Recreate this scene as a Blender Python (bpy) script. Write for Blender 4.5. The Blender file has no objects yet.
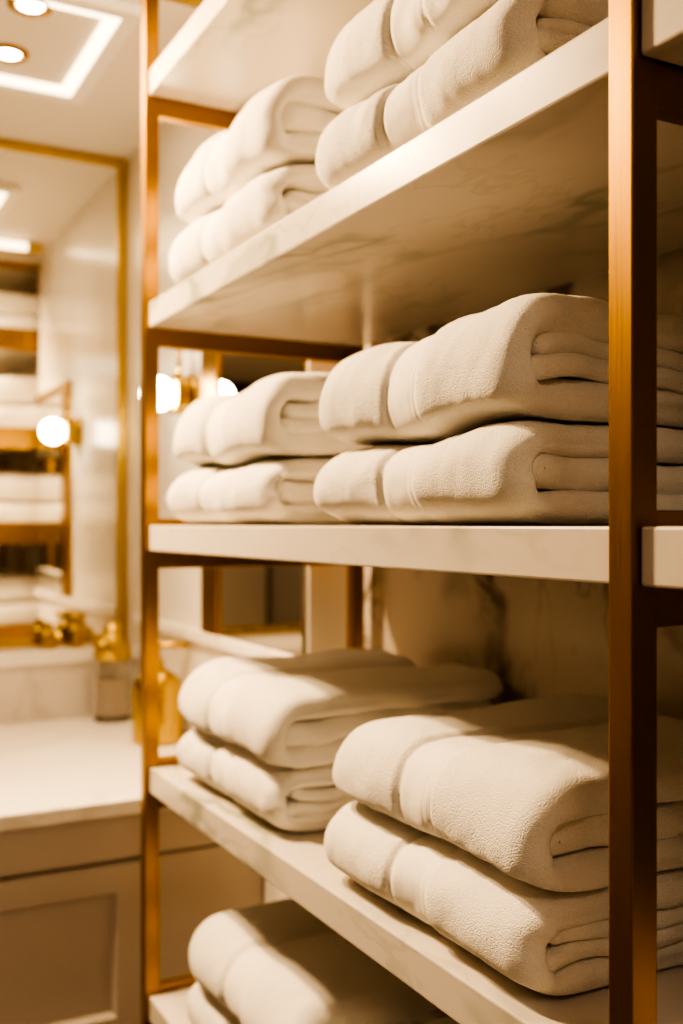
import bpy, bmesh, math
import numpy as np
from mathutils import Vector, Matrix

C = bpy.context.scene.collection
PI = math.pi
# World frame: +Y runs along the shelving away from the viewer, +X runs into the shelving,
# (0,0) is the front corner of the nearest post. Floor z = 0.
EYE = 1.40

# ------------------------------------------------------------------ materials
def new_mat(name):
    m = bpy.data.materials.new(name); m.use_nodes = True
    nt = m.node_tree
    return m, nt, nt.nodes['Principled BSDF']

def N(nt, kind, **kw):
    n = nt.nodes.new(kind)
    for k, v in kw.items():
        setattr(n, k, v)
    return n

def simple(name, col, rough=.5, metal=0., **inp):
    m, nt, b = new_mat(name)
    b.inputs['Base Color'].default_value = (*col, 1)
    b.inputs['Roughness'].default_value = rough
    b.inputs['Metallic'].default_value = metal
    for k, v in inp.items():
        b.inputs[k.replace('_', ' ')].default_value = v
    return m

def marble(name, base, vein, rough=.12, scale=2.2, width=.03, strength=1.0, cloud=.25, stretch=(1, 1, 1), seed=0., spec=.5, rot=(.35, .5, .6), fine=.45):
    m, nt, b = new_mat(name)
    L = nt.links.new
    tc = N(nt, 'ShaderNodeTexCoord')
    mp = N(nt, 'ShaderNodeMapping')
    mp.inputs['Scale'].default_value = stretch
    mp.inputs['Location'].default_value = (seed, seed * .7, seed * 1.3)
    mp.inputs['Rotation'].default_value = rot
    L(tc.outputs['Object'], mp.inputs['Vector'])
    warp = N(nt, 'ShaderNodeTexNoise'); warp.inputs['Scale'].default_value = scale * .9; warp.inputs['Detail'].default_value = 5
    L(mp.outputs['Vector'], warp.inputs['Vector'])
    add = N(nt, 'ShaderNodeMixRGB', blend_type='ADD'); add.inputs['Fac'].default_value = .35
    L(mp.outputs['Vector'], add.inputs['Color1']); L(warp.outputs['Color'], add.inputs['Color2'])
    def ridge(sc, w):
        n = N(nt, 'ShaderNodeTexNoise'); n.inputs['Scale'].default_value = sc; n.inputs['Detail'].default_value = 4; n.inputs['Roughness'].default_value = .55
        L(add.outputs['Color'], n.inputs['Vector'])
        s = N(nt, 'ShaderNodeMath', operation='SUBTRACT'); s.inputs[1].default_value = .5; L(n.outputs['Fac'], s.inputs[0])
        a = N(nt, 'ShaderNodeMath', operation='ABSOLUTE'); L(s.outputs[0], a.inputs[0])
        r = N(nt, 'ShaderNodeMapRange'); r.inputs['From Min'].default_value = 0; r.inputs['From Max'].default_value = w
        r.inputs['To Min'].default_value = 1; r.inputs['To Max'].default_value = 0
        r.interpolation_type = 'SMOOTHSTEP'
        L(a.outputs[0], r.inputs['Value'])
        return r.outputs[0]
    r1 = ridge(scale, width); r2 = ridge(scale * 2.7, width * .6)
    mk = N(nt, 'ShaderNodeTexNoise'); mk.inputs['Scale'].default_value = scale * 1.3; mk.inputs['Detail'].default_value = 2
    L(mp.outputs['Vector'], mk.inputs['Vector'])
    mr = N(nt, 'ShaderNodeMapRange'); mr.inputs['From Min'].default_value = .38; mr.inputs['From Max'].default_value = .62
    L(mk.outputs['Fac'], mr.inputs['Value'])
    m2 = N(nt, 'ShaderNodeMath', operation='MULTIPLY'); L(r2, m2.inputs[0]); m2.inputs[1].default_value = fine
    mx = N(nt, 'ShaderNodeMath', operation='MAXIMUM'); L(r1, mx.inputs[0]); L(m2.outputs[0], mx.inputs[1])
    m3 = N(nt, 'ShaderNodeMath', operation='MULTIPLY'); L(mx.outputs[0], m3.inputs[0]); L(mr.outputs[0], m3.inputs[1])
    m4 = N(nt, 'ShaderNodeMath', operation='MULTIPLY_ADD', use_clamp=True); L(m3.outputs[0], m4.inputs[0]); m4.inputs[1].default_value = strength
    cl = N(nt, 'ShaderNodeMath', operation='MULTIPLY'); L(mr.outputs[0], cl.inputs[0]); cl.inputs[1].default_value = cloud
    L(cl.outputs[0], m4.inputs[2])
    mix = N(nt, 'ShaderNodeMixRGB'); mix.inputs['Color1'].default_value = (*base, 1); mix.inputs['Color2'].default_value = (*vein, 1)
    L(m4.outputs[0], mix.inputs['Fac']); L(mix.outputs['Color'], b.inputs['Base Color'])
    b.inputs['Roughness'].default_value = rough
    b.inputs['Specular IOR Level'].default_value = spec
    return m

def brushed(name, col, rough):
    m, nt, b = new_mat(name); L = nt.links.new
    b.inputs['Metallic'].default_value = 1
    b.inputs['Base Color'].default_value = (*col, 1)
    tc = N(nt, 'ShaderNodeTexCoord'); mp = N(nt, 'ShaderNodeMapping'); mp.inputs['Scale'].default_value = (400, 400, 6)
    n = N(nt, 'ShaderNodeTexNoise'); n.inputs['Scale'].default_value = 1; n.inputs['Detail'].default_value = 2
    L(tc.outputs['Object'], mp.inputs['Vector']); L(mp.outputs['Vector'], n.inputs['Vector'])
    r = N(nt, 'ShaderNodeMapRange'); r.inputs['To Min'].default_value = rough - .06; r.inputs['To Max'].default_value = rough + .08
    L(n.outputs['Fac'], r.inputs['Value']); L(r.outputs[0], b.inputs['Roughness'])
    return m

def emit(name, col, st):
    m, nt, b = new_mat(name)
    b.inputs['Base Color'].default_value = (*col, 1)
    b.inputs['Emission Color'].default_value = (*col, 1)
    b.inputs['Emission Strength'].default_value = st
    return m

def terry(name):
    m, nt, b = new_mat(name); L = nt.links.new
    b.inputs['Roughness'].default_value = .95
    b.inputs['Specular IOR Level'].default_value = .15
    b.inputs['Sheen Weight'].default_value = .35
    b.inputs['Sheen Roughness'].default_value = .5
    b.inputs['Subsurface Weight'].default_value = 0
    tc = N(nt, 'ShaderNodeTexCoord')
    at = N(nt, 'ShaderNodeAttribute', attribute_name='band')
    n1 = N(nt, 'ShaderNodeTexNoise'); n1.inputs['Scale'].default_value = 800; n1.inputs['Detail'].default_value = 2
    L(tc.outputs['Object'], n1.inputs['Vector'])
    v1 = N(nt, 'ShaderNodeTexVoronoi'); v1.inputs['Scale'].default_value = 620
    L(tc.outputs['Object'], v1.inputs['Vector'])
    sub = N(nt, 'ShaderNodeMath', operation='SUBTRACT'); L(n1.outputs['Fac'], sub.inputs[0]); L(v1.outputs['Distance'], sub.inputs[1])
    w = N(nt, 'ShaderNodeTexWave', wave_type='BANDS', bands_direction='Y'); w.inputs['Scale'].default_value = 110; w.inputs['Distortion'].default_value = .3
    L(tc.outputs['Object'], w.inputs['Vector'])
    wm = N(nt, 'ShaderNodeMath', operation='MULTIPLY'); L(w.outputs['Fac'], wm.inputs[0]); wm.inputs[1].default_value = .3
    hm = N(nt, 'ShaderNodeMix', data_type='FLOAT'); L(at.outputs['Fac'], hm.inputs[0]); L(sub.outputs[0], hm.inputs[2]); L(wm.outputs[0], hm.inputs[3])
    bp = N(nt, 'ShaderNodeBump'); bp.inputs['Strength'].default_value = .8; bp.inputs['Distance'].default_value = .0011
    L(hm.outputs[0], bp.inputs['Height']); L(bp.outputs['Normal'], b.inputs['Normal'])
    # tiny tonal flecks of the looped pile
    cr = N(nt, 'ShaderNodeMapRange'); cr.inputs['From Min'].default_value = .25; cr.inputs['From Max'].default_value = .75
    cr.inputs['To Min'].default_value = .0; cr.inputs['To Max'].default_value = 1
    L(n1.outputs['Fac'], cr.inputs['Value'])
    mx = N(nt, 'ShaderNodeMixRGB'); mx.inputs['Color1'].default_value = (.82, .78, .71, 1); mx.inputs['Color2'].default_value = (.93, .90, .84, 1)
    L(cr.outputs[0], mx.inputs['Fac']); L(mx.outputs['Color'], b.inputs['Base Color'])
    return m

M = {}
M['marble_shelf'] = marble('polished_shelf_marble', (.67, .615, .55), (.34, .345, .285), .24, 2.4, .045, 1.0, .16, (1.3, .6, 1.3), spec=.35, rot=(0, .5, .25), fine=.4, seed=4.2)
M['marble_wall'] = marble('veined_wall_marble', (.74, .68, .60), (.20, .165, .13), .18, 2.4, .045, 1.2, .25, (1, 1, .8), 3.1)
M['marble_counter'] = marble('pale_counter_marble', (.88, .84, .78), (.62, .55, .48), .18, 1.6, .04, .5, .08, (1, 1, 1), 7.)
M['marble_splash'] = marble('grey_beige_splash_marble', (.74, .69, .64), (.5, .45, .4), .25, 2.5, .05, .5, .3, (1, 1, 1), 5.)
M['marble_pale'] = marble('soft_white_wall_marble', (.86, .82, .75), (.62, .56, .48), .22, 1.8, .05, .5, .12, (1, 1, .6), 11.)
M['brass'] = brushed('satin_brass', (.34, .18, .02), .34)
M['brass_bright'] = brushed('polished_brass', (.56, .38, .065), .25)
M['mirror'] = simple('silvered_mirror_glass', (.93, .92, .86), .015, 1.)
M['ceiling'] = simple('warm_white_ceiling_paint', (.80, .74, .66), .7)
M['paint'] = simple('warm_white_wall_paint', (.80, .75, .68), .6)
M['cabinet'] = simple('greige_cabinet_lacquer', (.64, .58, .51), .35)
M['beige'] = simple('warm_beige_wall_paint', (.36, .30, .24), .6)
M['mirror_fill_panel'] = simple('pale_beige_fill_panel', (.62, .54, .45), .4)
M['wood'] = simple('dark_walnut_panelling', (.045, .026, .015), .5)
M['dark'] = simple('dark_brown_toe_kick', (.06, .045, .035), .8)  # even dark brown for the cabinet toe kick
M['trim_white'] = simple('white_light_frame', (.90, .86, .80), .4)
M['led'] = emit('warm_led_diffuser', (1, .80, .52), 5)
M['lamp_lens'] = emit('downlight_lens_glow', (1, .86, .62), 30)
M['globe'] = emit('opal_glass_globe_lit', (1, .82, .55), 48)
M['terry'] = terry('white_terry_cotton')
m, nt, b = new_mat('clear_glass'); b.inputs['Transmission Weight'].default_value = 1; b.inputs['Roughness'].default_value = .03; b.inputs['IOR'].default_value = 1.45
b.inputs['Base Color'].default_value = (.96, .95, .92, 1); M['glass'] = m
M['salts'] = simple('pale_bath_salts', (.62, .55, .48), .8)
def tiles(name):
    m, nt, b = new_mat(name); L = nt.links.new
    tc = N(nt, 'ShaderNodeTexCoord'); br = N(nt, 'ShaderNodeTexBrick', offset=0.)
    br.inputs['Scale'].default_value = 1.; br.inputs['Brick Width'].default_value = .6; br.inputs['Row Height'].default_value = .6
    br.inputs['Mortar Size'].default_value = .003
    br.inputs['Color1'].default_value = (.15, .11, .08, 1); br.inputs['Color2'].default_value = (.14, .105, .075, 1); br.inputs['Mortar'].default_value = (.1, .08, .06, 1)
    L(tc.outputs['Object'], br.inputs['Vector']); L(br.outputs['Color'], b.inputs['Base Color'])
    b.inputs['Roughness'].default_value = .3
    return m
M['floor'] = tiles('beige_floor_tiles')

# ------------------------------------------------------------------ object helpers
def link(name, me, mat, parent=None, smooth=False):
    o = bpy.data.objects.new(name, me); C.objects.link(o)
    if mat is not None and not me.materials: me.materials.append(mat)
    if parent is not None: o.parent = parent
    if smooth:
        for p in me.polygons: p.use_smooth = True
    return o

def box_bm(bm, x0, x1, y0, y1, z0, z1):
    vs = [bm.verts.new(p) for p in ((x0,y0,z0),(x1,y0,z0),(x1,y1,z0),(x0,y1,z0),(x0,y0,z1),(x1,y0,z1),(x1,y1,z1),(x0,y1,z1))]
    for f in ((0,3,2,1),(4,5,6,7),(0,1,5,4),(1,2,6,5),(2,3,7,6),(3,0,4,7)):
        bm.faces.new([vs[i] for i in f])

def boxes(name, bs, mat, parent=None, bevel=0., org=(0, 0, 0)):
    bm = bmesh.new()
    for q in bs:
        box_bm(bm, q[0]-org[0], q[1]-org[0], q[2]-org[1], q[3]-org[1], q[4]-org[2], q[5]-org[2])
    if bevel:
        bmesh.ops.bevel(bm, geom=bm.edges[:], offset=bevel, segments=2, profile=.5, affect='EDGES')
    me = bpy.data.meshes.new(name); bm.to_mesh(me); bm.free()
    o = link(name, me, mat, parent)
    if parent is None: o.location = org
    return o

def lathe(name, prof, mat, parent=None, n=40, rot=None, loc=(0, 0, 0)):
    """surface of revolution about z from (r, z) pairs"""
    bm = bmesh.new(); rings = []
    for r, z in prof:
        if r < 1e-6: rings.append([bm.verts.new((0, 0, z))])
        else: rings.append([bm.verts.new((r*math.cos(2*PI*k/n), r*math.sin(2*PI*k/n), z)) for k in range(n)])
    for a, c in zip(rings[:-1], rings[1:]):
        for k in range(n):
            k2 = (k+1) % n
            if len(a) == 1 and len(c) == 1: continue
            if len(a) == 1: bm.faces.new((a[0], c[k2], c[k]))
            elif len(c) == 1: bm.faces.new((a[k], a[k2], c[0]))
            else: bm.faces.new((a[k], a[k2], c[k2], c[k]))
    bmesh.ops.recalc_face_normals(bm, faces=bm.faces[:])
    mt = Matrix.Translation(loc) @ (rot.to_4x4() if rot else Matrix.Identity(4))
    bmesh.ops.transform(bm, matrix=mt, verts=bm.verts[:])
    me = bpy.data.meshes.new(name); bm.to_mesh(me); bm.free()
    o = link(name, me, mat, parent, True)
    for e in me.edges: pass
    me.set_sharp_from_angle(angle=math.radians(38))
    return o

def tube(name, pts, r, mat, parent=None, n=16):
    bm = bmesh.new(); rings = []
    pts = [Vector(p) for p in pts]
    for i, p in enumerate(pts):
        d = (pts[min(i+1, len(pts)-1)] - pts[max(i-1, 0)]).normalized()
        q = d.to_track_quat('Z', 'Y')
        rings.append([bm.verts.new(p + q @ Vector((r*math.cos(2*PI*k/n), r*math.sin(2*PI*k/n), 0))) for k in range(n)])
    for a, c in zip(rings[:-1], rings[1:]):
        for k in range(n): bm.faces.new((a[k], a[(k+1) % n], c[(k+1) % n], c[k]))
    bm.faces.new(rings[0][::-1]); bm.faces.new(rings[-1])
    me = bpy.data.meshes.new(name); bm.to_mesh(me); bm.free()
    return link(name, me, mat, parent, True)

def thing(name, label, cat, loc=(0, 0, 0), group=None):
    o = bpy.data.objects.new(name, None); C.objects.link(o); o.location = loc; o.empty_display_size = .05
    o['label'] = label; o['category'] = cat
    if group: o['group'] = group
    return o

def tag(o, label, cat, group=None):
    o['label'] = label; o['category'] = cat
    if group: o['group'] = group
    return o

def struct(o):
    o['kind'] = 'structure'; return o

# ------------------------------------------------------------------ room
XL, XB, XS = -2.1, .462, .35          # left wall, wall behind the shelving, wall beside the vanity
YF, YN, YSTEP = 2.50, -1.9, 1.245
CEIL = EYE + 1.10
CT = EYE - .545                       # counter top
struct(boxes('floor', [(XL-.1, XB+.1, YN-.1, YF+.1, -.06, 0)], M['floor']))
struct(boxes('ceiling', [(XL-.1, XB+.1, YN-.1, YF+.1, CEIL, CEIL+.08)], M['ceiling']))
struct(boxes('wall_far', [(XL-.1, XS+.2, YF, YF+.1, 0, CEIL)], M['marble_pale']))
struct(boxes('wall_left', [(XL-.1, XL, YN, YF, 0, CEIL)], M['beige']))
struct(boxes('wall_near', [(XL-.1, XB+.1, YN-.1, YN, 0, CEIL)], M['wood']))
struct(boxes('mirror_fill_panel_1', [(-2.06, -1.16, YN, YN+.03, .002, 2.05)], M['mirror_fill_panel'], bevel=.004))  # added pale panel, unseen directly, lightens what the side mirror reflects
struct(boxes('wall_right', [(XB, XB+.1, YN, YSTEP, 0, CEIL)], M['marble_wall']))
struct(boxes('wall_side', [(XS, XB+.1, YSTEP, YF, 0, CEIL)], M['marble_pale']))
# stone-topped ledge below the far mirror
struct(boxes('trim_1', [(XL, XS, 2.37, YF, EYE-.39, EYE-.352)], M['marble_counter'], bevel=.003))
struct(boxes('trim_2', [(XL, XS, 2.38, YF, CT, EYE-.39)], M['marble_splash']))
# slim stone sill under the side mirror
struct(boxes('trim_3', [(XS-.022, XS, 1.26, 2.36, EYE-.285, EYE-.258)], M['marble_counter'], bevel=.003))

# ------------------------------------------------------------------ shelving unit
SHELF_T = .044
TOPS = {'A': EYE+.790, 'B': EYE+.387, 'C': EYE-.001, 'D': EYE-.421, 'E': EYE-.818}
PW, DEP = .025, .436
FRAMES = [1.178, 0., -.88]
ZT = CEIL - .03
unit = thing('shelving_unit', 'tall open brass shelving unit with veined white marble shelves, standing by the marble wall', 'shelf')
for y in FRAMES:
    for x in (0., DEP-PW):
        boxes('post', [(x, x+PW, y, y+PW, 0, ZT)], M['brass'], unit, .0012)
    for k, t in TOPS.items():
        boxes('crossbar', [(PW+.0003, DEP-PW-.0003, y+.0015, y+PW-.0015, t-SHELF_T-.031, t+.012)], M['brass'], unit, .001)
    boxes('crossbar', [(PW+.0003, DEP-PW-.0003, y, y+PW, ZT-PW, ZT)], M['brass'], unit, .001)
for (ya, yb) in ((PW+.001, 1.177), (-.854, -.001)):
    for k, t in TOPS.items():
        s = boxes('marble_shelf', [(.007, DEP-.002, ya, yb, t-SHELF_T, t)], M['marble_shelf'], unit, .0022)
    for x in (0., DEP-PW):
        boxes('top_rail', [(x, x+PW, ya, yb, ZT-PW, ZT)], M['brass'], unit, .001)

# ------------------------------------------------------------------ towels
def hash3(i, j, k, s):
    n = (i*374761393 + j*668265263 + k*2147483647 + s*1274126177) & 0xFFFFFFFF
    n = ((n ^ (n >> 13)) * 1274126177) & 0xFFFFFFFF
    n = (n ^ (n >> 16)) & 0xFFFFFFFF
    return n.astype(np.float64) / 2147483648. - 1.

def vnoise(P, scale, seed):
    p = P * scale + seed * 17.31
    i = np.floor(p).astype(np.int64); f = p - i; u = f*f*(3-2*f); r = 0
    for a in (0, 1):
        for b_ in (0, 1):
            for c in (0, 1):
                w = (u[..., 0] if a else 1-u[..., 0]) * (u[..., 1] if b_ else 1-u[..., 1]) * (u[..., 2] if c else 1-u[..., 2])
                r = r + w * hash3(i[..., 0]+a, i[..., 1]+b_, i[..., 2]+c, seed)
    return r

def sstep(a, b_, x):
    t = np.clip((x-a)/(b_-a), 0, 1); return t*t*(3-2*t)

def resample(P, step):
    d = np.r_[0, np.cumsum(np.linalg.norm(np.diff(P, axis=0), axis=1))]
    n = max(8, int(d[-1]/step)); s = np.linspace(0, d[-1], n)
    return np.c_[np.interp(s, d, P[:, 0]), np.interp(s, d, P[:, 1])]

def smooth_path(P, it):
    for _ in range(it):
        P[1:-1] = .25*P[:-2] + .5*P[1:-1] + .25*P[2:]
    return P

def towel_mesh(name, L=.41, D=.37, H=.09, seed=1, step=.004, band=(.172, .070), fold_in=.014, puff=1.0, plies=1):
    """Folded bath towel: folded into a double U (four plies), fold edge towards x=0,
       plies seen at y=0, rounded turned-under end at y=L. Origin at the front-centre of its base."""
    rng = np.random.RandomState(seed)
    ho = .166*H                              # half thickness of the outer ply
    def upath():
        zt, zb = H-ho, ho
        a = np.linspace(PI/2, 3*PI/2, 60); zc, rz = H/2, (zt-zb)/2
        e = .86; ax = .036; x0 = ho
        cx = np.sign(np.cos(a))*np.abs(np.cos(a))**e; cz = np.sign(np.sin(a))*np.abs(np.sin(a))**e
        hf = .62*ho; x0 = hf
        arc = np.c_[x0+ax+ax*cx, zc+rz*cz]
        xs = np.linspace(D, x0+ax, 60)
        P = np.r_[np.c_[xs, np.full(60, zt)][:-1], arc, np.c_[xs[::-1], np.full(60, zb)][1:]]
        return smooth_path(resample(P, step), 3)
    wob = rng.uniform(0, 6, 3)
    def tongue(zf, tip_x, h):
        xs = np.arange(D-.012, tip_x, -step)
        ph = wob
        z = H*zf + .0030*np.sin(xs*22+ph[0]) + .0022*np.sin(xs*51+ph[1])
        tip = np.exp(-(xs-xs[-1])/.018)
        return np.c_[xs, z + tip*rng.uniform(-.004, .004)]
    if plies == 1:
        ribs = [(upath(), ho, 0.), (tongue(.5, 1.2*ho+fold_in, .17*H), .176*H, rng.uniform(.001, .004))]
    else:
        ribs = [(upath(), ho, 0.), (tongue(.59, 1.2*ho+fold_in, .09*H), .095*H, rng.uniform(.002, .005)),
                (tongue(.41, 1.2*ho+fold_in*.4, .09*H), .095*H, rng.uniform(-.003, .001))]
    Y = np.r_[np.linspace(0, .02, 10)[:-1], np.arange(.02, L-.05, step), np.linspace(L-.05, L, 26)]
    nY = len(Y)
    V, F, B = [], [], []
    off = 0
    y0 = L-band[0]; y1 = y0-band[1]           # band between y1 (near) and y0 (far)
    for (P, h, yo) in ribs:
        T = np.gradient(P, axis=0); T /= np.linalg.norm(T, axis=1)[:, None]
        Nn = np.c_[-T[:, 1], T[:, 0]]          # one side of the ply
        # closed outline: side +, round cap, side -, round cap
        k = np.linspace(0, PI, 13)[1:-1]
        capE = np.array([math.cos(q)*Nn[-1] + math.sin(q)*T[-1] for q in k])
        capS = np.array([-math.cos(q)*Nn[0] - math.sin(q)*T[0] for q in k])
        cenA = np.r_[P, np.repeat(P[-1:], len(k), 0), P[::-1], np.repeat(P[:1], len(k), 0)]
        dirA = np.r_[Nn, capE, -Nn[::-1], capS]
        n = len(cenA)
        hv = np.full(n, h)
        if yo == 0: hv = h*(1-.38*np.exp(-((cenA[:, 0]-cenA[:, 0].min())/.030)**2))
        re = h*1.0 if yo == 0 else h*.9
        q = np.clip((re-(Y))/re, 0, 1); near = np.sqrt(np.clip(1-q*q, 0, 1)); near = .08+.92*near
        R = H*.50
        q2 = np.clip((R-(L-Y))/R, 0, 1); far = np.sqrt(np.clip(1-q2**2.2, 0, 1)); far = .10+.90*far
        X = cenA[None, :, 0] + hv[None]*near[:, None]*dirA[None, :, 0]
        Z = cenA[None, :, 1] + hv[None]*near[:, None]*dirA[None, :, 1]
        # far end: whole fold tucks in to a rounded end
        zc = H*.44
        Z = zc + (Z-zc)*far[:, None]
        X = X + (1-far[:, None])*.028*np.exp(-X/.12)
        # near corner: the front edge rolls in slightly
        qn = np.clip((.030-Y)/.030, 0, 1)
        X = X + (qn**2)[:, None]*.012*np.exp(-np.clip(X, 0, 9)/.06)
        Z = Z - (qn**2)[:, None]*.05*H*(np.clip(Z/H, 0, 1)-.5)
        G = np.stack([X, (Y[:, None] + yo*np.exp(-Y/.05)[:, None] + (.006*vnoise(np.stack([cenA[:, 0], cenA[:, 1]*2, 0*cenA[:, 0]], -1), 30., seed+9))[None, :]*np.exp(-Y/.02)[:, None]), Z], -1)
        # plump body either side of the woven band
        pl = .0045*puff*(np.sin(np.clip((Y-0)/(y1), 0, 1)*PI)**.6 + np.sin(np.clip((Y-y0)/(L-y0), 0, 1)*PI)**.6)
        bd = sstep(y1-.002, y1+.002, Y)*(1-sstep(y0-.002, y0+.002, Y))
        groove = np.exp(-((Y-y0-.001)/.0045)**2)*.0048 + np.exp(-((Y-y1+.001)/.0035)**2)*.0022
        mid = np.exp(-((Y-(y1+.012))/.002)**2)*.0007
        dY = pl - bd*.0018 - groove - mid
        du = np.roll(G, -1, 1)-np.roll(G, 1, 1); dv = np.gradient(G, axis=0)
        nr = np.cross(du, dv); nr /= (np.linalg.norm(nr, axis=2)[..., None]+1e-12)
        outw = np.stack([dirA[:, 0]*np.ones((nY, 1)), np.zeros((nY, n)), dirA[:, 1]*np.ones((nY, 1))], -1)
        if (nr*outw).sum() < 0: nr = -nr
        # which side of the outer ply faces outward
        zc2 = H/2
        outside = ((cenA[:, 1]-zc2)*dirA[:, 1] + np.minimum(cenA[:, 0]-.05, 0)*dirA[:, 0]) > 0
        wgt = np.where(outside, 1., .25)
        if yo: wgt = wgt*.3
        lo = vnoise(G, 11., seed)*.0042 + vnoise(G, 27., seed+3)*.0022 + vnoise(G, 70., seed+4)*.0008
        fine = (vnoise(G, 260., seed+6)*.0002 + rng.uniform(-1, 1, G.shape[:2])*.00012)*(1-.85*bd)[:, None]
        disp = lo*wgt[None] + dY[:, None]*wgt[None] + fine
        bottom = np.clip(-nr[..., 2], 0, 1)
        bw = sstep(.35, .9, bottom)*outside[None]; disp = disp*(1-bw) + bw*np.minimum(disp, 0)*.5
        G = G + nr*disp[..., None]
        G[..., 2] += .006*puff*vnoise(G*np.array([.6, 1, 0]), 9., seed+8)*np.clip(G[..., 2]/H, 0, 1)
        G[..., 2] = np.maximum(G[..., 2], .0006)
        V.append(G.reshape(-1, 3)); B.append(np.repeat(bd, n))
        idx = np.arange(nY*n).reshape(nY, n)+off
        a = idx[:-1]; c = idx[1:]
        F.append(np.stack([a, np.roll(a, -1, 1), np.roll(c, -1, 1), c], -1).reshape(-1, 4))
        # close the two ends with a strip between opposite sides of the ply
        m_ = len(P)
        for row in (0, nY-1):
            r0 = idx[row]; A = r0[:m_]; Bk = r0[m_+len(k):2*m_+len(k)][::-1]
            F.append(np.stack([A[:-1], Bk[:-1], Bk[1:], A[1:]], -1))
        off += nY*n
    V = np.concatenate(V); F = np.concatenate(F); B = np.concatenate(B)
    V[:, 1] -= L/2
    me = bpy.data.meshes.new(name)
    me.vertices.add(len(V)); me.vertices.foreach_set('co', V.astype(np.float32).ravel())
    me.loops.add(F.size); me.loops.foreach_set('vertex_index', F.astype(np.int32).ravel())
    me.polygons.add(len(F)); me.polygons.foreach_set('loop_start', (np.arange(len(F))*4).astype(np.int32))
    me.polygons.foreach_set('use_smooth', np.ones(len(F), dtype=bool))
    me.update(calc_edges=True); me.validate()
    at = me.attributes.new('band', 'FLOAT', 'POINT'); at.data.foreach_set('value', B.astype(np.float32))
    bm = bmesh.new(); bm.from_mesh(me); bmesh.ops.recalc_face_normals(bm, faces=bm.faces[:]); bm.to_mesh(me); bm.free()
    me.materials.append(M['terry'])
    return me

HT = .094
#   seed, mesh step, how far the inner ply stops short, plumpness, inner plies
KINDS = [(3, .0034, .008, 1., 1), (8, .0034, .014, 1.1, 2), (15, .0055, .010, .9, 1), (23, .0055, .016, 1.15, 2)]
def coords(me):
    co_ = np.empty(len(me.vertices)*3, np.float32); me.vertices.foreach_get('co', co_); return co_.reshape(-1, 3).astype(np.float64)
def build_towel(mi, salt, sc):
    sd_, st, fi, pf, pl_ = KINDS[mi]
    me = towel_mesh('folded_towel', H=HT, seed=sd_+salt, step=st, fold_in=fi, puff=pf, plies=pl_)
    v = coords(me)*np.array(sc); me.vertices.foreach_set('co', v.astype(np.float32).ravel()); me.update()
    return me, v
GX, GY, CELL = 74, 94, .006
def height_map(v):
    hm = np.full((GX, GY), -1.)
    i = np.clip(((v[:, 0]+.03)/CELL).astype(int), 0, GX-1); j = np.clip(((v[:, 1]+.28)/CELL).astype(int), 0, GY-1)
    np.maximum.at(hm, (i, j), v[:, 2])
    top = hm.max(); hm = np.maximum(hm, top-.028)
    p = np.pad(hm, 1, mode='edge')
    hm = np.max([p[a:a+GX, b_:b_+GY] for a in range(3) for b_ in range(3)], axis=0)
    for _ in range(2):
        p = np.pad(hm, 1, mode='edge')
        hm2 = np.mean([p[a:a+GX, b_:b_+GY] for a in range(3) for b_ in range(3)], axis=0)
        hm = np.maximum(hm2, hm-.0006)
    return hm, top
def drape(me, v, hm, top, dx, dy):
    fx = np.clip((v[:, 0]+dx+.03)/CELL-.5, 0, GX-1.001); fy = np.clip((v[:, 1]+dy+.28)/CELL-.5, 0, GY-1.001)
    i = fx.astype(int); j = fy.astype(int); fx -= i; fy -= j
    h = hm[i, j]*(1-fx)*(1-fy) + hm[i+1, j]*fx*(1-fy) + hm[i, j+1]*(1-fx)*fy + hm[i+1, j+1]*fx*fy
    zt = v[:, 2].max()
    v = v.copy(); v[:, 2] += (h-top)*(1-.45*np.clip(v[:, 2]/zt, 0, 1))
    me.vertices.foreach_set('co', v.astype(np.float32).ravel()); me.update()
def towel(label, me, x, y, z, rz=0., shelf=''):
    o = bpy.data.objects.new('folded_towel', me); C.objects.link(o)
    o.location = (x, y, z); o.rotation_euler = (0, 0, math.radians(rz))
    return tag(o, label, 'towel', 'folded towels on the ' + shelf)

NY, FY = .357, .915
names = {'A': 'highest marble shelf', 'B': 'upper marble shelf', 'C': 'eye-level marble shelf', 'D': 'lower marble shelf', 'E': 'bottom marble shelf'}
spec = {
 ('B', 'n'): [(1, .012, NY, .5, (1, 1, 1.06)), (0, .020, NY-.004, -1.0, (1, 1, 1.06))],
 ('B', 'f'): [(3, .018, FY, 1.0, (1, 1.04, 1.14)), (2, .022, FY-.004, -1.5, (1, 1.03, 1.18))],
 ('C', 'n'): [(0, .010, NY, -.5, (1, 1, .96)), (1, .014, NY-.002, 1.0, (1, .94, 1.14))],
 ('C', 'f'): [(2, .014, FY, .5, (1, 1.05, .96)), (3, .020, FY-.006, -1.5, (1, 1.02, 1.16))],
 ('D', 'n'): [(1, .016, NY-.012, .0, (1, 1, .96)), (0, .022, NY-.016, -1.0, (1, .97, 1.0))],
 ('D', 'f'): [(3, .022, FY-.018, -.4, (1, 1.0, .95)), (2, .018, FY-.026, .4, (1, .97, 1.)),],
 ('E', 'n'): [(0, .016, NY, .5, (1, 1, .98)), (1, .016, NY, -.5, (1, 1, 1.))],
 ('E', 'f'): [(2, .022, FY-.075, 1., (1, 1.0, .97)), (3, .018, FY-.09, -1., (1, 1.0, 1.0))],
 ('A', 'f'): [(3, .055, FY-.05, 1.0, (.86, 1, .95)), (2, .055, FY-.05, -1.5, (.86, 1, 1.0))],
}
salt = 0
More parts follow.
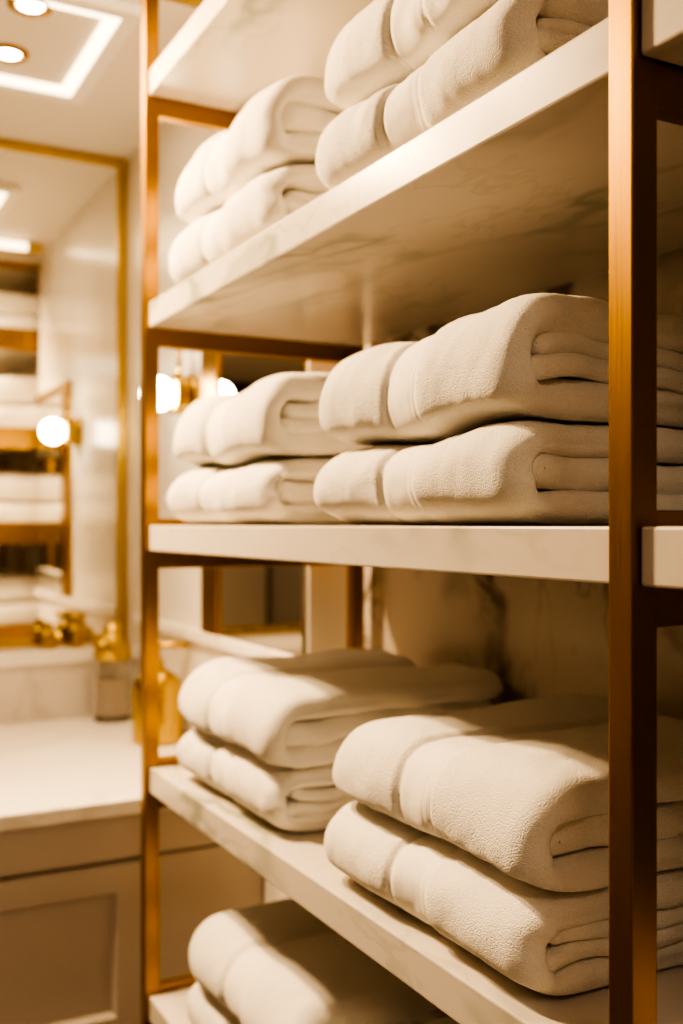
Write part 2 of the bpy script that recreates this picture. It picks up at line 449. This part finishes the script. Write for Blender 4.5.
for (s, w), pair in spec.items():
    z = TOPS[s]
    for i, (mi, x, y, rz, sc) in enumerate(pair):
        salt += 1
        me, v = build_towel(mi, salt*31, sc)
        if i: drape(me, v, hm, top, x-x0, y-y0)
        else: hm, top = height_map(v); x0, y0 = x, y
        which = 'near front post' if w == 'n' else 'far end'
        pos = 'lower' if i == 0 else 'upper'
        where = {'A': 'topmost shelf', 'B': 'overhead shelf', 'C': 'eye-level shelf', 'D': 'shelf below eye level', 'E': 'lowest shelf in view'}[s]
        towel(f'{pos} folded white towel of stack at {which}, {where}', me, x, y, z+.0006, rz*.6, names[s])
        z += top+(.0012 if w == 'n' else .0028)

# ------------------------------------------------------------------ vanity
van = thing('vanity_cabinet', 'greige lacquered vanity cabinet with framed drawer fronts under the pale counter', 'cabinet')
VF = 1.463
boxes('carcass', [(XL+.01, XS-.004, VF+.02, YF-.01, .10, CT-.033)], M['cabinet'], van, .001)
boxes('toe_kick', [(XL+.02, XS-.006, VF+.08, VF+.11, 0, .10)], M['dark'], van)
boxes('top_rail', [(XL+.01, XS-.004, VF-.002, VF+.0195, EYE-.665, CT-.0335)], M['cabinet'], van, .0015)
boxes('end_panel', [(.098, XS-.004, VF, VF+.0195, .10, EYE-.672)], M['cabinet'], van, .0015)
def front(x0, x1, z0, z1):
    b_ = .055
    bm = bmesh.new()
    # a rebated shaker front in one mesh: slab, raised rim with a sloped inner edge
    o_ = [(x0, z0), (x1, z0), (x1, z1), (x0, z1)]; i1 = [(x0+b_, z0+b_), (x1-b_, z0+b_), (x1-b_, z1-b_), (x0+b_, z1-b_)]
    c = .010; i2 = [(x0+b_+c, z0+b_+c), (x1-b_-c, z0+b_+c), (x1-b_-c, z1-b_-c), (x0+b_+c, z1-b_-c)]
    mk = lambda q, y: [bm.verts.new((p[0], y, p[1])) for p in q]
    A0 = mk(o_, VF+.0195); A = mk(o_, VF); B_ = mk(i1, VF); C_ = mk(i2, VF+.010)
    for P, Q in ((A0, A), (A, B_), (B_, C_)):
        for k in range(4): bm.faces.new((P[k], P[(k+1) % 4], Q[(k+1) % 4], Q[k]))
    bm.faces.new(C_); bm.faces.new(A0[::-1])
    bmesh.ops.recalc_face_normals(bm, faces=bm.faces[:])
    me = bpy.data.meshes.new('drawer_front'); bm.to_mesh(me); bm.free()
    link('drawer_front', me, M['cabinet'], van)
for x0, x1 in ((-.60, .086), (-1.292, -.606), (-2.085, -1.298)):
    front(x0, x1, EYE-1.035, EYE-.676); front(x0, x1, .106, EYE-1.041)
ct = boxes('countertop', [(XL+.002, XS-.001, VF-.016, 2.379, CT-.032, CT)], M['marble_counter'], None, .003)
tag(ct, 'pale marble countertop running along the far wall beneath the big mirror', 'countertop')

# ------------------------------------------------------------------ mirrors
mr = thing('wall_mirror', 'large brass-framed mirror reaching up to the ceiling on the far wall above the counter', 'mirror')
mx0, mx1, mz0, mz1 = -1.5, XS-.004, EYE-.350, CEIL-.003
fw = .026
boxes('mirror_glass', [(mx0+.01, mx1-.01, YF-.012, YF-.004, mz0+.01, mz1-.01)], M['mirror'], mr)
boxes('mirror_frame', [(mx0, mx1, YF-.018, YF-.001, mz1-fw, mz1), (mx0, mx1, YF-.018, YF-.001, mz0, mz0+fw),
                 (mx0, mx0+fw, YF-.018, YF-.001, mz0+fw, mz1-fw), (mx1-fw, mx1, YF-.018, YF-.001, mz0+fw, mz1-fw)], M['brass_bright'], mr)
sm = thing('wall_mirror', 'small brass-edged mirror on the side wall, glimpsed between the shelves behind the towels', 'mirror')
sy0, sy1, sz0, sz1 = 1.25, 1.80, EYE-.256, EYE+.52
boxes('mirror_glass', [(XS-.012, XS-.003, sy0+.002, sy1-.10, sz0+.002, sz1-.02)], M['mirror'], sm)
boxes('mirror_frame', [(XS-.018, XS-.001, sy1-.10, sy1, sz0, sz1), (XS-.018, XS-.001, sy0, sy1-.10, sz1-.03, sz1)], M['brass'], sm)

# ------------------------------------------------------------------ sconce
sc_y, sc_z = 1.905, EYE+.325
sco = thing('wall_sconce', 'brass wall sconce with a glowing round glass globe beside the small mirror', 'lamp', (XS, sc_y, sc_z))
rx = Matrix.Rotation(-PI/2, 3, 'Y')      # lathe axis z -> -x
lathe('backplate', [(0, 0.001), (.050, .001), (.050, .012), (.046, .016), (0, .016)], M['brass_bright'], sco, rot=rx)
lathe('cup', [(0, .016), (.018, .016), (.018, .020), (.046, .022), (.050, .026), (.050, .052), (.046, .056), (0, .056)], M['brass_bright'], sco, rot=rx)
tube('stem', [(-.036, 0, .04), (-.036, 0, .12)], .006, M['brass_bright'], sco)
gp = [(.042*math.sin(a), .092-.042*math.cos(a)) for a in np.linspace(.5, PI, 22)]
gp = [(.0, gp[0][1])] + gp[:-1] + [(0, .134)]
lathe('glass_globe', gp, M['globe'], sco, rot=rx)

# ------------------------------------------------------------------ things on the counter
sd = thing('soap_dispenser', 'wide gold soap pump bottle standing on the counter behind the far brass post', 'dispenser', (.272, 1.95, CT))
lathe('bottle_body', [(0, .0005), (.058, .0005), (.063, .006), (.064, .13), (.060, .150), (.046, .168), (.026, .180), (.018, .186), (0, .186)], M['brass_bright'], sd)
lathe('collar', [(0, .186), (.017, .186), (.017, .204), (.012, .208), (0, .208)], M['brass_bright'], sd)
pm = lathe('pump_stem', [(0, .208), (.007, .208), (.007, .236), (0, .236)], M['brass_bright'], sd)
tube('nozzle', [(-.016, .006, .242), (.03, -.012, .243), (.062, -.025, .241), (.070, -.028, .236)], .0075, M['brass_bright'], sd)
gj = thing('glass_jar', 'clear glass jar with a gold stopper at the back of the counter near the mirror', 'jar', (.250, 2.285, CT))
lathe('jar_body', [(0, .001), (.048, .001), (.052, .005), (.052, .150), (.044, .166), (.036, .172), (.032, .172), (.040, .162), (.047, .148), (.047, .02), (0, .018)], M['glass'], gj)
lathe('jar_contents', [(0, .0185), (.0462, .0205), (.0462, .115), (0, .121)], M['salts'], gj)
lathe('stopper', [(0, .1725), (.050, .1725), (.054, .180), (.050, .215), (.030, .232), (.024, .240), (.027, .256), (.016, .270), (0, .272)], M['brass_bright'], gj)
# two small gold bottles on the stone ledge, at the foot of the mirror
LT = EYE-.352
for i, (x, h, l) in enumerate([(.105, .075, 'small gold jar on the ledge at the foot of the big mirror, left one'), (.185, .092, 'taller gold bottle on the mirror ledge, nearest its right edge')]):
    g = thing('gold_bottle', l, 'bottle', (x, 2.43, LT), 'small gold bottles on the mirror ledge')
    lathe('bottle_body', [(0, .0005), (.019, .0005), (.021, .003), (.021, h*.6), (.012, h*.7), (.009, h*.72), (0, h*.72)], M['brass_bright'], g)
    lathe('bottle_cap', [(0, h*.72), (.012, h*.72), (.012, h*.96), (.009, h), (0, h)], M['brass_bright'], g)

# ------------------------------------------------------------------ ceiling lights
tx0, tx1, ty0, ty1 = -.66, .080, 1.600, 2.060
tr = thing('ceiling_light_tray', 'rectangular ceiling light tray outlined by a glowing warm strip above the vanity', 'light', (0, 0, CEIL))
def ring(name, x0, x1, y0, y1, w, z0, z1, mat, par):
    return boxes(name, [(x0, x1, y0, y0+w, z0, z1), (x0, x1, y1-w, y1, z0, z1), (x0, x0+w, y0+w, y1-w, z0, z1), (x1-w, x1, y0+w, y1-w, z0, z1)], mat, par)
ring('tray_frame', tx0-.035, tx1+.035, ty0-.035, ty1+.035, .035, -.022, -.0005, M['trim_white'], tr)
ring('light_strip', tx0, tx1, ty0, ty1, .026, -.018, -.0005, M['led'], tr)
boxes('tray_panel', [(tx0+.027, tx1-.027, ty0+.027, ty1-.027, -.010, -.0005)], M['ceiling'], tr)
for (x, y, l) in [(-.10, 1.900, 'round recessed downlight in the ceiling tray, the one farther from the camera'), (-.10, 1.650, 'round recessed downlight in the ceiling tray, the one cut near the top edge')]:
    d = thing('recessed_downlight', l, 'light', (x, y, CEIL-.0105), 'downlights in the ceiling tray')
    lathe('trim_ring', [(.0275, 0), (.046, 0), (.046, -.006), (.040, -.009), (.030, -.007), (.0275, -.003)], M['brass'], d)
    lathe('lens', [(0, -.001), (.027, -.001), (.026, -.005), (0, -.006)], M['lamp_lens'], d)
lb = thing('ceiling_light_bar', 'brass linear light bar under the ceiling, seen glowing in the big mirror', 'light', (0, 1.42, CEIL))
boxes('housing', [(-.9, .290, -.02, .018, -.045, -.0005)], M['brass_bright'], lb)
boxes('light_strip', [(-.9, .262, .0185, .026, -.040, -.012)], M['led'], lb)
lathe('end_knob', [(.018*math.sin(a), .018*math.cos(a)) for a in np.linspace(0, PI, 14)], M['brass_bright'], lb, loc=(.306, .012, -.026))

# ------------------------------------------------------------------ lamps
WARM = (1.0, .68, .36)
def spot(x, y, z, w, size=100, blend=.6, r=.03, tgt=None, col=WARM):
    l = bpy.data.lights.new('room_spot', 'SPOT'); l.energy = w; l.color = col; l.spot_size = math.radians(size); l.spot_blend = blend; l.shadow_soft_size = r
    o = bpy.data.objects.new('room_spot', l); C.objects.link(o); o.location = (x, y, z)
    d = Vector(tgt)-Vector((x, y, z)) if tgt else Vector((0, 0, -1))
    o.rotation_euler = d.to_track_quat('-Z', 'Y').to_euler()
def area(x, y, z, sx, sy, w, rot=(0, 0, 0), col=WARM):
    l = bpy.data.lights.new('room_glow', 'AREA'); l.shape = 'RECTANGLE'; l.size = sx; l.size_y = sy; l.energy = w; l.color = col
    o = bpy.data.objects.new('room_glow', l); C.objects.link(o); o.location = (x, y, z); o.rotation_euler = rot
def point(x, y, z, w, r, col=WARM):
    l = bpy.data.lights.new('room_point', 'POINT'); l.energy = w; l.color = col; l.shadow_soft_size = r
    o = bpy.data.objects.new('room_point', l); C.objects.link(o); o.location = (x, y, z)
spot(-.60, 1.35, CEIL-.03, 215, 120, .7, .05, (.1, .6, 1.0))
spot(-.75, 1.88, CEIL-.03, 200, 80, 1., .06, (.05, .75, 1.50))
spot(-.10, 1.900, CEIL-.03, 5, 120, .6, .03)
spot(-.10, 1.650, CEIL-.03, 5, 120, .6, .03)
area(-.3, 1.83, CEIL-.03, .7, .42, 5)
area(-.6, -1.3, CEIL-.03, .8, .6, 14, col=(1, .78, .54))  # added fill without a fixture, lifts cabinet fronts and towel ends
w = bpy.data.worlds.new('world'); bpy.context.scene.world = w; w.use_nodes = True
w.node_tree.nodes['Background'].inputs['Color'].default_value = (1, .8, .55, 1); w.node_tree.nodes['Background'].inputs['Strength'].default_value = .02

# ------------------------------------------------------------------ camera
cam = bpy.data.cameras.new('camera'); co = bpy.data.objects.new('camera', cam); C.objects.link(co)
co.location = (-.541, -.567, EYE)
co.rotation_euler = (PI/2, 0, -math.atan2(.469, .883))
cam.sensor_width = 36; cam.sensor_fit = 'AUTO'; cam.lens = 1035/1024*36; cam.shift_y = .0127
cam.clip_start = .02
cam.dof.use_dof = True; cam.dof.focus_distance = .90; cam.dof.aperture_fstop = 3.6
sc = bpy.context.scene; sc.camera = co
sc.view_settings.view_transform = 'AgX'; sc.view_settings.look = 'AgX - High Contrast'; sc.view_settings.exposure = .0
sc.cycles.max_bounces = 10
